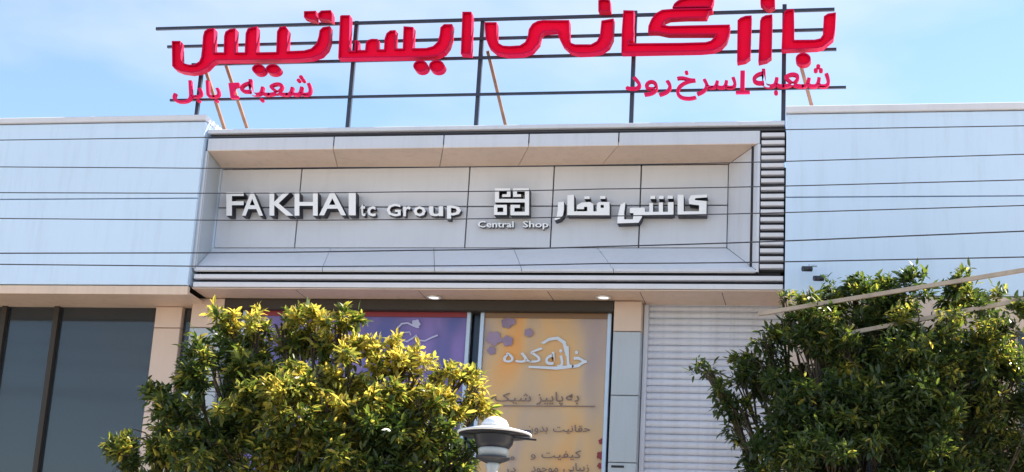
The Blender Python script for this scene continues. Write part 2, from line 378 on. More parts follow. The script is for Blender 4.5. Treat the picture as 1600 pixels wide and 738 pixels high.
# ------------------------------------------------------------------ neighbours
def wall_panels(parent, x_edges, z_edges, y, mt, name='wall_panel'):
    for i in range(len(x_edges) - 1):
        for j in range(len(z_edges) - 1):
            box(name, x_edges[i] + .006, x_edges[i+1] - .006, y, y + .05, z_edges[j] + .006, z_edges[j+1] - .006, mt, parent, c=.004)
# left
nl = empty('neighbour_building', (-11, 0, .13), 'tall blank building of pale blue white panels left of the showroom', 'building')
NLx1 = XL - .014; nz0 = Z(260, 446, YN); nz1 = Z(260, 184, YN)
ne = [-15.6, -12.9, -10.4, NLx1]
wall_panels(nl, ne, [nz0, Z(260, 310, YN), nz1 - .05], YN, MT['neigh'])
box('wall_core', -15.62, NLx1 - .03, YN + .04, 6.5, nz0 + .08, nz1 - .06, MT['gap'], nl)
box('side_wall', NLx1 - .028, NLx1 - .004, YN + .06, 6.5, nz0 + .02, nz1 - .05, MT['neigh'], nl)
box('coping', -15.64, NLx1 + .002, YN - .03, 6.5, nz1 - .046, nz1 + .02, MT['slat'], nl, c=.008)
box('band', -15.6, NLx1, YN + .01, YN + .07, nz0 - .10, nz0 - .004, MT['soffit'], nl, c=.004)
box('soffit_panel', -15.6, NLx1, YN + .072, .12, nz0 - .09, nz0 - .06, MT['soffit'], nl)
zsl = nz0 - .09
def npillar(x0, x1, parent, px):
    zz = [zsl, Z(px, 513, 0)]
    while zz[-1] > .4: zz.append(max(.13, zz[-1] - .95))
    if zz[-1] > .13: zz.append(.13)
    for i in range(len(zz) - 1):
        box('pillar_panel', x0, x1, -.02, .11, zz[i+1] + .004, zz[i] - .004, MT['pillarw'], parent, c=.006)
npillar(X(243, 500, 0), X(284, 500, 0), nl, 260)
npillar(-10.6, -10.25, nl, 100)
npillar(-13.3, -12.95, nl, 0)
box('glass_pane', -15.6, X(243, 500, 0) - .002, .06, .07, .2, zsl, MT['glass'], nl)
box('glass_pane', X(284, 500, 0) + .002, xq0 - .01, .06, .07, .2, zsl, MT['glass'], nl)
for x_, z_ in ((-14.44, 3.6), (-11.94, 4.3), (-11.24, 3.1)):
    box('roller_blind', x_ + .02, x_ + (2.36 if x_ < -14 else .62 if x_ < -11.5 else .95), .30, .31, z_, zsl - .03, MT['awnbeam'], nl)
boxes('window_frame', [(-15.6, -14.502, .0, .055, 2.6, 2.68), (-14.438, -13.302, .0, .055, 2.6, 2.68), (-12.948, -12.002, .0, .055, 2.6, 2.68)] + [(x_, x_ + .06, .0, .055, .14, zsl - .002) for x_ in (-14.5, -12.0, -11.3, -9.6, -8.95)], MT['dark'], nl)
box('back_wall', -15.6, NLx1 - .05, 4.5, 6.4, .13, nz0 + .05, MT['interior'], nl)
box('shop_floor', -15.6, NLx1 - .05, .0, 6.4, .12, .158, MT['paving'], nl)
# right
nr = empty('neighbour_building', (3, 0, .13), 'tall blank pale blue building right of the slatted edge behind dark tree', 'building')
NRx0 = XR + .012; rz1 = Z(1280, 169, YF - .02); rz0 = Z(1280, 462, YF - .02); YR = YF - .02
wall_panels(nr, [NRx0, 2.2, 4.8, 7.4], [rz0, Z(1280, 308, YR), rz1 - .06], YR, MT['neigh'])
box('wall_core', NRx0 + .02, 7.42, YR + .04, 6.5, rz0 + .05, rz1 - .07, MT['gap'], nr)
box('coping', NRx0 + .0, 7.44, YR - .03, 6.5, rz1 - .056, rz1 + .02, MT['slat'], nr, c=.008)
box('lower_wall', NRx0, 7.4, YR + .01, .2, .13, rz0 - .006, MT['soffit'], nr)
boxes('window', [(NRx0 + .35 + i * 1.9, NRx0 + 1.95 + i * 1.9, YR - .004, YR + .008, .6, rz0 - .35) for i in range(4)], MT['glass'], nr)

# awning with two pale boards in front of the right neighbour
aw = empty('shop_awning', (1.5, -1.2, 4.4), 'weathered awning frame of two pale sloping boards across the dark tree', 'awning')
Ya = -2.4
p0, p1 = P(1185, 491, Ya), P(1342, 465, Ya); dd = (p1 - p0) * 3.2
bar('front_board', p0, p0 + dd, .036, .03, MT['awnbeam'], aw)
q0, q1 = P(1285, 529, Ya + .12), P(1342, 518, Ya + .12); dq = (q1 - q0) * 8.5
bar('lower_board', q0, q0 + dq, .036, .03, MT['awnbeam'], aw)
for t in (.62, .95):
    s_ = p0 + dd * t; bar('bracket', (s_.x, s_.y + .02, s_.z), (s_.x, YR, s_.z + .12), .035, .035, MT['steel'], aw)

# small things mounted on the right neighbour's wall
def wallcam(px, py, s, label):
    c_ = P(px, py, YR - .2); t = empty('security_camera', (c_.x, YR, c_.z), label, 'camera', 'cameras on the right wall')
    bar('mount', (c_.x + .02, YR - .002, c_.z + .05), (c_.x + .02, c_.y + .03, c_.z + .05), .02, .02, MT['alu'], t)
    tube('housing', [(c_.x - s, c_.y - .02, c_.z), (c_.x + s, c_.y + .02, c_.z + .01)], .028, MT['lampdark'], t, 12)
    tube('visor', [(c_.x + s * .9, c_.y + .01, c_.z + .04), (c_.x + s * 2.2, c_.y + .01, c_.z + .035)], .012, MT['alu'], t, 8)
wallcam(1261, 421, .045, 'upper of two small dark cameras mounted on pale blue wall')
wallcam(1279, 436, .045, 'lower of two small dark cameras, close above the leaves')

# ------------------------------------------------------------------ letters
def fill(bm, vv):
    for t_ in tessellate_polygon([[Vector((v_.co.x, v_.co.z, 0)) for v_ in vv]]):
        a_, b_, c_ = [vv[i] for i in t_]
        try: f_ = bm.faces.new((a_, b_, c_)); f_.normal_update()
        except ValueError: continue
        if f_.normal.y > 0: f_.normal_flip()
def poly_letter(name, pts, Y, depth, face, side, parent, rim=0.0, rw=.012):
    """pts: outline in world (x,z). Front face at Y-depth; with rim>0 an open channel letter: face set back inside a rim."""
    n = len(pts)
    area = sum(pts[i][0] * pts[(i+1) % n][1] - pts[(i+1) % n][0] * pts[i][1] for i in range(n))
    if area < 0: pts = pts[::-1]
    yf = Y - depth
    bm = bmesh.new()
    if rim <= 0:
        fr = [bm.verts.new((x, yf, z)) for x, z in pts]; bk = [bm.verts.new((x, Y, z)) for x, z in pts]
        fill(bm, fr)
        for f_ in bm.faces: f_.material_index = 0
        for i in range(n):
            f_ = bm.faces.new((fr[i], bk[i], bk[(i+1) % n], fr[(i+1) % n])); f_.material_index = 1
        f_ = bm.faces.new(bk[::-1]); f_.material_index = 1
    else:
        inn = []
        for i in range(n):
            p0_, p1_, p2_ = Vector(pts[i-1]), Vector(pts[i]), Vector(pts[(i+1) % n])
            n1 = Vector((-(p1_-p0_).y, (p1_-p0_).x)).normalized(); n2 = Vector((-(p2_-p1_).y, (p2_-p1_).x)).normalized()
            b_ = (n1 + n2); b_ = b_ / max(.35, b_.length_squared / 2) if b_.length > .05 else n1
            inn.append(p1_ + b_ * rw)
        A = [bm.verts.new((x, Y, z)) for x, z in pts]; B = [bm.verts.new((x, yf, z)) for x, z in pts]
        C_ = [bm.verts.new((q.x, yf, q.y)) for q in inn]; E_ = [bm.verts.new((q.x, yf + rim, q.y)) for q in inn]
        fill(bm, E_)
        for f_ in bm.faces: f_.material_index = 0
        for i in range(n):
            j = (i + 1) % n
            for q in ((B[i], A[i], A[j], B[j]), (C_[i], B[i], B[j], C_[j]), (E_[i], C_[i], C_[j], E_[j])):
                f_ = bm.faces.new(q); f_.material_index = 1
        f_ = bm.faces.new(A[::-1]); f_.material_index = 1
    me = D.meshes.new(name); bm.to_mesh(me); bm.free(); me.materials.append(face); me.materials.append(side)
    return link(name, me, parent)
def zoomed(pts, ox, oy, s, Y): return [(lambda q: (q.x, q.z))(P(ox + x / s, oy + y / s, Y)) for x, y in pts]
def circ(cx, cy, rx, ry, n=18): return [(cx + rx * math.cos(2 * math.pi * i / n), cy + ry * math.sin(2 * math.pi * i / n)) for i in range(n)]

# Arabic shaping with presentation forms (isolated, final, initial, medial)
FORMS = {'ا': 'ﺍﺎ', 'ب': 'ﺏﺐﺑﺒ', 'پ': 'ﭖﭗﭘﭙ', 'ت': 'ﺕﺖﺗﺘ', 'ج': 'ﺝﺞﺟﺠ', 'ح': 'ﺡﺢﺣﺤ', 'خ': 'ﺥﺦﺧﺨ', 'د': 'ﺩﺪ', 'ر': 'ﺭﺮ', 'ز': 'ﺯﺰ', 'س': 'ﺱﺲﺳﺴ',
         'ش': 'ﺵﺶﺷﺸ', 'ع': 'ﻉﻊﻋﻌ', 'ف': 'ﻑﻒﻓﻔ', 'ق': 'ﻕﻖﻗﻘ', 'ک': 'ﮎﮏﮐﮑ', 'ل': 'ﻝﻞﻟﻠ', 'م': 'ﻡﻢﻣﻤ', 'ن': 'ﻥﻦﻧﻨ', 'و': 'ﻭﻮ', 'ه': 'ﻩﻪﻫﻬ', 'ی': 'ﯼﯽﯾﯿ'}
def shape(s):
    o = ''
    for i, ch in enumerate(s):
        if ch not in FORMS: o += ch; continue
        pj = i > 0 and s[i-1] in FORMS and len(FORMS[s[i-1]]) == 4
        nj = i < len(s) - 1 and s[i+1] in FORMS and len(FORMS[ch]) == 4
        o += FORMS[ch][(3 if nj else 1) if pj else (2 if nj else 0)]
    return o[::-1]
def text_mesh(s, extrude, off=0.0, res=2):
    c = D.curves.new('t', 'FONT'); c.body = s; c.extrude = extrude; c.offset = off; c.resolution_u = res; c.fill_mode = 'BOTH'
    o = D.objects.new('t', c); COL.objects.link(o); bpy.context.view_layer.update()
    me = D.meshes.new_from_object(o.evaluated_get(bpy.context.evaluated_depsgraph_get())); D.objects.remove(o); D.curves.remove(c)
    return me
def text(name, s, bx, Y, depth, face, side, parent, off=0.0, label=None):
    """text fitted to photo box (x0,y0,x1,y1), standing on plane Y"""
    me = text_mesh(s, .5, off)
    cs = [v_.co.copy() for v_ in me.vertices]
    x0, x1 = min(c.x for c in cs), max(c.x for c in cs); y0, y1 = min(c.y for c in cs), max(c.y for c in cs)
    a_, b_, c_, d_ = P(bx[0], bx[3], Y), P(bx[2], bx[3], Y), P(bx[2], bx[1], Y), P(bx[0], bx[1], Y)
    for v_, c in zip(me.vertices, cs):
        u, t = (c.x - x0) / (x1 - x0), (c.y - y0) / (y1 - y0)
        q = (a_ * (1-u) + b_ * u) * (1-t) + (d_ * (1-u) + c_ * u) * t
        v_.co = (q.x, Y - depth * (c.z + .5), q.z)
    me.materials.clear(); me.materials.append(face); me.materials.append(side)
    me.update()
    me.polygons.foreach_set('material_index', [0 if abs(p_.normal.y) > .7 and p_.center.y < Y - depth * .6 else 1 for p_ in me.polygons])
    return link(name, me, parent, label=label)

# ---- rooftop sign
YS = -0.10
roof_sign = empty('rooftop_sign', (-4.2, YS, ztop), 'long red Persian lettering بازرگانی ایساتیس on a dark steel frame above the roof', 'sign')
def rail(y0, x0, x1, yref0, yref1, h, Yr):
    p_, q_ = P(x0, yref0, Yr), P(x1, yref1, Yr); z_ = (p_.z + q_.z) / 2
    bar('rail', (p_.x, Yr, z_), (q_.x, Yr, z_), h, .03, MT['steel'], roof_sign)
rail(0, 244, 1304, 46, 14.5, .034, YS + .06)
rail(0, 262, 1305, 72, 48, .030, YS + .06)
rail(0, 300, 1307, 100, 79, .030, YS + .06)
rail(0, 266, 1322, 156, 138, .026, YS + .06)
for px, pt in ((365, 40), (558, 34), (755, 29), (993, 18), (1226, 8)):
    t = P(px, pt, YS + .1)
    xw = t.x
    if px == 365: continue
    bar('post', (xw, YS + .1, ztop - .12), (xw, YS + .1, t.z), .045, .045, MT['steel'], roof_sign)
for (a_, b_) in (((762, 80), (790, 196)), ((352, 98), (386, 200)), ((322, 112), (352, 205)), ((1250, 98), (1270, 172))):
    s_, e_ = P(a_[0], a_[1], YS + .1), P(b_[0], b_[1], .55)
    bar('brace', s_, e_, .035, .035, MT['rust'], roof_sign)
bar('post', P(321, 60, YS + .1), Vector((X(321, 60, YS + .1), YS + .1, ztop - .1)), .04, .04, MT['steel'], roof_sign)
RS = lambda pts, z, **k: poly_letter(k.get('n', 'letter'), zoomed(pts, *z, YS), YS, .11, MT['red'], MT['redside'], k.get('p', roof_sign), rim=.045, rw=.014)
zA, zB, zC, zD, zE = (255, 10, 5.517), (520, 10, 6.15), (750, 10, 6.15), (960, 0, 7.38), (1130, 0, 6.415)
L = RS([(105,330),(178,330),(183,490),(205,520),(250,533),(300,532),(340,505),(362,455),(372,290),(385,245),(415,225),(468,220),(465,428),(550,428),(553,290),(565,250),(600,228),(652,223),(645,428),(730,428),(738,265),(755,225),(790,212),(836,206),(830,428),(1000,425),(1007,250),(1030,210),(1080,203),(1100,235),(1092,418),(1240,412),(1300,395),(1345,352),(1365,290),(1372,240),(1400,212),(1462,203),(1458,330),(1435,395),(1385,448),(1300,478),(1150,490),(800,494),(480,497),(445,520),(405,562),(345,592),(270,604),(185,592),(130,570),(108,545)], zA)
for pts in ([(1238,75),(1342,72),(1342,155),(1290,146),(1238,128)], [(1358,95),(1385,70),(1470,66),(1480,100),(1478,162),(1440,146),(1362,140)]): RS(pts, zA, n='dot', p=L)
for c_ in ((848, 570, 56, 42), (972, 570, 62, 42)): RS(circ(*c_), zA, n='dot', p=L)
L = RS([(96,132),(110,122),(190,122),(180,462),(235,462),(238,362),(268,362),(268,455),(335,455),(342,385),(365,358),(400,348),(458,350),(455,448),(515,448),(522,345),(540,295),(575,268),(628,265),(622,440),(695,440),(703,228),(797,236),(790,438),(920,436),(985,418),(1030,375),(1048,310),(1055,240),(1090,208),(1168,208),(1162,340),(1135,420),(1095,475),(1030,508),(900,522),(78,534)], zB)
for c_ in ((865, 608, 70, 56), (1020, 608, 74, 58)): RS(circ(*c_), zB, n='dot', p=L)
RS([(1266,90),(1352,90),(1357,130),(1345,498),(1250,492)], zB)
L = RS([(62,190),(178,190),(180,350),(200,392),(240,414),(300,418),(400,412),(450,380),(475,330),(485,260),(520,205),(570,178),(620,170),(872,170),(874,350),(890,388),(930,402),(1080,402),(1135,372),(1165,320),(1180,175),(1298,155),(1288,340),(1250,420),(1180,468),(1080,488),(960,492),(880,470),(810,410),(770,330),(755,272),(630,280),(600,310),(580,390),(520,462),(430,495),(280,502),(170,480),(105,425),(72,340)], zC)
RS([(1150,-20),(1195,-35),(1262,-20),(1268,85),(1150,85)], zC, n='dot', p=L)
RS([(118,165),(238,168),(232,510),(182,515),(182,545),(780,540),(1060,532),(1120,515),(1165,470),(1175,442),(630,442),(520,418),(400,412),(405,345),(440,265),(490,200),(560,160),(700,148),(1140,138),(1140,175),(1095,185),(1070,250),(830,252),(650,262),(595,285),(568,332),(640,345),(1340,330),(1332,420),(1300,520),(1240,585),(1150,625),(1000,638),(95,655),(100,400)], zD)
RS([(680,132),(700,90),(740,55),(800,30),(870,18),(1155,12),(1150,60),(1128,124)], zD)
RS([(150,245),(180,218),(230,200),(290,196),(275,610),(230,645),(145,662)], zE)
L = RS([(375,250),(390,215),(430,194),(497,186),(487,608),(440,642),(357,662)], zE)
RS([(378,25),(465,5),(522,22),(522,105),(465,140),(420,112),(378,80)], zE, n='dot', p=L)
L = RS([(612,165),(640,138),(712,130),(715,440),(920,438),(975,425),(1000,390),(1010,205),(1050,178),(1132,166),(1122,340),(1105,425),(1050,470),(1000,512),(940,525),(588,540),(598,300)], zE)
RS(circ(805, 628, 76, 60), zE, n='dot', p=L)
def sub(s, bx, off=.02): return text('small_letters', s, bx, YS, .05, MT['redsmall'], MT['redside'], roof_sign, .006)
sub(shape('شعبه'), (1176, 103, 1297, 150)); sub(shape('سرخ'), (1057, 113, 1151, 158)); sub(shape('رود'), (978, 122, 1050, 152))
sub(shape('شعبه'), (377, 120, 489, 161)); sub(shape('بابل'), (272, 128, 346, 163))
boxes('small_letters', [(X(1157, 130, YS), X(1164, 130, YS), YS - .05, YS, Z(1160, 143, YS), Z(1160, 113, YS)), (X(1150, 147, YS), X(1172, 147, YS), YS - .05, YS, Z(1160, 148, YS), Z(1160, 144.5, YS))], MT['redsmall'], roof_sign)
poly_letter('small_letters', zoomed([(680,185),(775,180),(780,215),(740,225),(725,290),(770,300),(760,320),(700,318)], 240, 100, 5.714, YS), YS, .05, MT['redsmall'], MT['redside'], roof_sign)

# ---- fascia signs
YW = -.02
def fas(name, pts, z, par, d=.13): return poly_letter(name, zoomed(pts, *z, YW), YW, d, MT['letter'], MT['letterside'], par)
for o_ in (): pass
en = empty('wall_sign', P(540, 335, 0), 'raised white Latin letters FAKHAI and Group on left of the grey fascia', 'sign')
for ch, bx in (('F', (360, 306, 387, 342.5)), ('A', (384, 306, 417, 342.5)), ('K', (427, 306, 464, 342.5)), ('H', (466, 306, 502, 342.5)), ('A', (504, 305.5, 546, 342)), ('I', (550, 305.5, 561, 342)),
               ('t', (566, 322, 574, 341.5)), ('c', (577, 326, 590, 341.5)), ('G', (607, 322, 629, 341.5)), ('r', (633, 326, 645, 341.5)), ('o', (649, 326, 668, 341.5)), ('u', (673, 326, 695, 341.5)), ('p', (701, 325, 723, 347))):
    text('letter', ch, bx, YW, .13 if bx[1] < 310 else .08, MT['letter'], MT['letterside'], en, .014 if bx[1] < 310 else .02)
lg = empty('logo_sign', P(805, 322, 0), 'square white maze logo with small raised words Central Shop beneath', 'sign')
def rects(name, rs_, z, par, d=.12):
    vs, fs, mi = [], [], []
    for (x0, y0, x1, y1) in rs_:
        c = zoomed([(x0, y1), (x1, y1), (x1, y0), (x0, y0)], *z, YW); n_ = len(vs)
        vs += [(x, YW - d, z_) for x, z_ in c] + [(x, YW, z_) for x, z_ in c]
        for q, m_ in (((0,1,2,3), 0), ((0,4,5,1), 1), ((1,5,6,2), 1), ((2,6,7,3), 1), ((3,7,4,0), 1)):
            fs.append(tuple(i + n_ for i in q)); mi.append(m_)
    return link(name, mesh(name, vs, fs, [MT['letter'], MT['letterside']], mi), par)
zL = (740, 290, 9.84)
rects('logo_shape', [(362,95,425,258),(425,95,600,145),(545,145,600,188),(475,188,600,228),(362,258,885,312),(820,95,885,258),(640,95,820,145),(640,145,700,188),(640,188,762,228),(820,312,885,455),(600,455,885,508),(600,395,660,455),(600,348,745,395)], zL, lg)
rects('logo_shape', [(348,348,545,390),(348,390,400,460),(490,390,545,460),(348,460,545,503)], zL, lg)
text('small_letters', 'Central', (748, 347.5, 804, 357.5), YW, .045, MT['letter'], MT['letterside'], lg, .02)
text('small_letters', 'Shop', (818, 347.5, 858, 360.5), YW, .045, MT['letter'], MT['letterside'], lg, .02)
fa = empty('wall_sign', P(990, 330, 0), 'raised white Persian block letters کاشی فخار on right of the fascia', 'sign')
zF = (860, 290, 6.154)
fas('letter', [(92,195),(150,190),(150,265),(140,320),(110,352),(60,370),(62,350),(82,325),(90,265)], zF, fa)
fas('letter', [(183,128),(245,125),(246,283),(372,283),(372,240),(342,240),(342,262),(272,262),(272,225),(320,198),(400,194),(430,215),(430,283),(462,283),(462,222),(500,222),(500,250),(530,250),(530,222),(470,222),(462,215),(480,194),(585,194),(585,320),(180,320)], zF, fa)
for b_ in ((345,140,395,165), (496,136,546,164), (975,135,1022,165), (1055,135,1102,165), (1140,133,1190,163)):
    fas('dot', [(b_[0], b_[1]), (b_[2], b_[1]), (b_[2], b_[3]), (b_[0], b_[3])], zF, fa)
fas('letter', [(690,218),(738,195),(725,290),(725,360),(808,360),(815,302),(778,298),(780,250),(920,248),(926,288),(965,288),(965,205),(1000,203),(1000,288),(1055,288),(1055,200),(1095,198),(1095,288),(1142,288),(1142,197),(1196,195),(1196,312),(1170,320),(900,318),(890,345),(862,392),(658,398),(665,325)], zF, fa)
fas('letter', [(1235,125),(1293,125),(1293,283),(1440,283),(1440,226),(1345,214),(1340,170),(1362,130),(1515,122),(1518,150),(1405,158),(1398,175),(1512,186),(1510,320),(1235,322)], zF, fa)

# ------------------------------------------------------------------ banners
def banner(name, x0, x1, ztop_, Y, mt, label, group='printed banners in the shopfront'):
    t = empty(name, ((x0 + x1) / 2, Y, .3), label, 'banner', group)
    nx, nz_ = 24, 30; vs, fs = [], []
    for j in range(nz_ + 1):
        for i in range(nx + 1):
            u, v_ = i / nx, j / nz_
            ed = min(u, 1 - u, (1 - v_) * 1.6, 1)
            y = Y + (.010 * math.sin(u * 9 + v_ * 5) + .006 * math.sin(u * 31 + v_ * 11) * (1 - v_ * .4)) * min(1, ed * 8)
            vs.append((x0 + (x1 - x0) * u, y, .45 + (ztop_ - .45) * v_))
    for j in range(nz_):
        for i in range(nx): a_ = j * (nx + 1) + i; fs.append((a_, a_ + 1, a_ + nx + 2, a_ + nx + 1))
    link('banner_cloth', mesh('banner_cloth', vs, fs, smooth=True), t, mt)
    boxes('banner_frame', [(x0 - .045, x0 - .002, Y - .03, Y + .03, .40, ztop_ + .02), (x1 + .002, x1 + .045, Y - .03, Y + .03, .40, ztop_ + .02), (x0 - .001, x1 + .001, Y - .025, Y + .03, ztop_ + .002, ztop_ + .022)], MT['alu'], t, c=.004)
    return t
YB = .0
zb = Z(850, 488, YB)
ob = banner('shop_banner', X(754, 560, YB), X(947, 560, YB), zb, YB, MT['banorange'], 'peach and orange printed banner with violet flowers and Persian text')
pb = banner('shop_banner', X(380, 560, YB), X(726, 560, YB), Z(640, 486, YB), YB, MT['banpurple'], 'purple printed banner with dark red top strip behind the citrus tree')
box('top_strip', X(380, 560, YB) + .004, X(726, 560, YB) - .004, YB - .022, YB - .014, Z(640, 496, YB), Z(640, 487, YB), MT['redstripe'], pb)
box('top_strip', X(754, 560, YB) + .004, X(947, 560, YB) - .004, YB - .022, YB - .014, Z(850, 498, YB), Z(850, 489, YB), mat('ochre_strip', (.22, .13, .07), .6), ob)
YT = YB - .018
def flat(pts, mt, parent, name='print', d=.003): return poly_letter(name, [(lambda q: (q.x, q.z))(P(x, y, YT)) for x, y in pts], YT, d, mt, mt, parent)
for s, bx in (('کده', (786, 543, 848, 567)), ('خانه', (852, 541, 917, 575))): text('print', shape(s), bx, YT, .004, MT['printw'], MT['printw'], ob, .008)
flat([(845, 536), (858, 528), (872, 526), (884, 534), (889, 556), (884, 557), (879, 537), (870, 531), (858, 533), (850, 538)], MT['printw'], ob)
flat([(826, 572), (868, 573), (902, 570), (916, 563), (905, 574), (870, 578), (826, 575)], MT['printw'], ob)
for s, bx in (('به', (884, 616, 905, 632)), ('پاییز', (838, 613, 880, 634)), ('شیک', (773, 614, 830, 631)), ('حقانیت', (864, 664, 922, 678)), ('بدون', (822, 666, 856, 679)),
              ('کیفیت', (846, 704, 908, 719)), ('و', (829, 710, 837, 719)), ('ما', (790, 708, 804, 719)), ('زیبایی', (880, 724, 920, 740)), ('موجود', (830, 729, 872, 742)), ('در', (788, 731, 806, 741))):
    text('print', shape(s), bx, YT, .004, MT['printd'], MT['printd'], ob, .004)
flat([(772, 633.5), (930, 634.5), (930, 636), (772, 635)], MT['printd'], ob)
random.seed(3)
def flower(cx, cy, r, mt, par):
    pts = []
    for k in range(30):
        t = 2 * math.pi * k / 30; rr = r * (.72 + .28 * abs(math.cos(2.5 * t + cx))); pts.append((cx + rr * math.cos(t) * 1.05, cy + rr * math.sin(t)))
    flat(pts, mt, par, 'printed_flower', .001 + random.random() * .001)
for cx, cy, r in ((772, 529, 12), (792, 505, 9), (793, 533, 9), (826, 520, 7), (768, 548, 7)): flower(cx, cy, r, MT['printviolet'], ob)
flower(800, 503, 6, MT['printviolet'], ob)
for i, (cx, cy, r) in enumerate(((948, 690, 5), (947, 712, 7), (946, 728, 5))): flower(cx - 8, cy, r, MT['redstripe'], ob)
# pale line drawing on the purple banner
def stroke(pts, wd, mt, par, name='print'):
    up, dn = [], []
    for i, (x, y) in enumerate(pts):
        a_ = pts[max(0, i-1)]; b_ = pts[min(len(pts)-1, i+1)]; dx, dy = b_[0]-a_[0], b_[1]-a_[1]; l_ = math.hypot(dx, dy) or 1
        up.append((x - dy / l_ * wd, y + dx / l_ * wd)); dn.append((x + dy / l_ * wd, y - dx / l_ * wd))
    flat(up + dn[::-1], mt, par, name)
stroke([(621, 544), (620, 525), (622, 512), (628, 506), (637, 505), (645, 509), (655, 512)], 1.3, MT['printline'], pb)
stroke([(626, 518), (627, 532), (636, 534), (646, 528), (650, 524), (654, 532), (664, 533), (676, 527), (684, 524)], 1.2, MT['printline'], pb)
stroke([(632, 520), (640, 519), (642, 524)], 1.0, MT['printline'], pb)
stroke([(624, 541), (640, 542), (660, 541)], .9, MT['printline'], pb)
flower(650, 506, 7, MT['printline'], pb)

# ------------------------------------------------------------------ street lamp
YLp = -6.2
lc = P(772, 690, YLp)
lamp = empty('street_lamp', (lc.x, YLp, .13), 'post top street lamp with white cap and wide flat brim beside citrus tree', 'street lamp')
s = (P(830, 680, YLp) - P(715, 680, YLp)).length / 2
zz = lambda y: Z(772, y, YLp) - lc.z
lathe('post', [(.075, .13 - lc.z), (.07, .5 - lc.z), (.042, .9 - lc.z), (.036, zz(735)), (.05, zz(728)), (.036, zz(722))], (lc.x, lc.y, lc.z), MT['lampgrey'], lamp, 16)
lathe('collar', [(.05, zz(724)), (.11, zz(718)), (.12, zz(715)), (.06, zz(714))], (lc.x, lc.y, lc.z), MT['lampdark'], lamp, 20)
lathe('lamp_bowl', [(.06, zz(716)), (.10, zz(712)), (.105, zz(704)), (.10, zz(701))], (lc.x, lc.y, lc.z), MT['lampgrey'], lamp, 24)
lathe('lamp_body', [(.10, zz(702)), (.125, zz(694)), (.135, zz(684)), (.14, zz(679))], (lc.x, lc.y, lc.z), MT['lampdark'], lamp, 24)
lathe('lamp_shade', [(s * .97, zz(680)), (s, zz(678.5)), (s * .99, zz(677)), (s * .6, zz(671)), (s * .35, zz(667.5))], (lc.x, lc.y, lc.z), MT['white'], lamp, 36)
lathe('shade_underside', [(s * .96, zz(680.6)), (.14, zz(679.6)), (.139, zz(679.4))], (lc.x, lc.y, lc.z), MT['lampdark'], lamp, 36)
lathe('lamp_cap', [(s * .36, zz(667)), (s * .37, zz(664)), (s * .30, zz(657)), (s * .16, zz(652.5)), (.004, zz(651))], (lc.x, lc.y, lc.z), MT['white'], lamp, 28)
tube('arm', [(lc.x + s * .3, lc.y, lc.z + zz(672.5)), (lc.x + s * .95, lc.y + .05, lc.z + zz(671.5))], .010, MT['lampdark'], lamp)
tube('arm', [(lc.x + s * .5, lc.y, lc.z + zz(684)), (lc.x + s * 1.1, lc.y + .05, lc.z + zz(684))], .007, MT['lampdark'], lamp)

# ------------------------------------------------------------------ overhead wires
YWR = -3.4
def wire(pts, label, r=.0047):
    """pts: survey points along the cable; carried on past both ends"""
    q = [P(x, y, YWR) for x, y in pts]
    a_, b_ = q[0], q[-1]; sl = (q[1] - q[0]) / (q[1] - q[0]).x; sr = (q[-1] - q[-2]) / (q[-1] - q[-2]).x
    L_ = [Vector((a_.x - t, YWR, a_.z - sl.z * t + .004 * t * t)) for t in (14, 10, 7, 4, 2)]; R_ = [Vector((b_.x + t, YWR, b_.z + sr.z * t + .004 * t * t)) for t in (2, 4, 7, 10, 14)]
    # smooth interpolation through the surveyed points
    full = [L_[-1]] + q + [R_[0]]; mid = []
    for i in range(1, len(full) - 2):
        p0_, p1_, p2_, p3_ = full[i-1], full[i], full[i+1], full[i+2]
        for t in [j / 6 for j in range(6)]:
            mid.append(p1_ + (p2_ - p1_) * t + Vector((0, 0, -.006 * math.sin(math.pi * t))))
    v, f = tube_data(L_ + mid + [full[-2]] + R_, r, 6)
    return link('overhead_wire', mesh('overhead_wire', v, f, smooth=True), None, MT['cable'], label=label, cat='wire', group='overhead wires across the facades')
wire([(235, 216), (560, 209), (900, 205), (1342, 201)], 'topmost overhead wire, level with the parapet coping', .0045)
wire([(235, 262.5), (520, 262), (940, 258), (1342, 249)], 'second wire from the top, along the edge of the recess', .0045)
wire([(235, 302), (635, 300), (940, 295.5), (1342, 288)], 'wire crossing the fascia just above the raised letters')
wire([(235, 343.5), (600, 343.5), (940, 338), (1342, 329)], 'wire crossing the fascia just under the Latin letters')
wire([(235, 395.5), (635, 391.5), (940, 385.5), (1342, 372)], 'wire crossing below the signboard panels, rising to the right', .006)
wire([(235, 415.5), (600, 416), (940, 412), (1342, 407)], 'lowest wire, running over the lower frame edge', .0055)

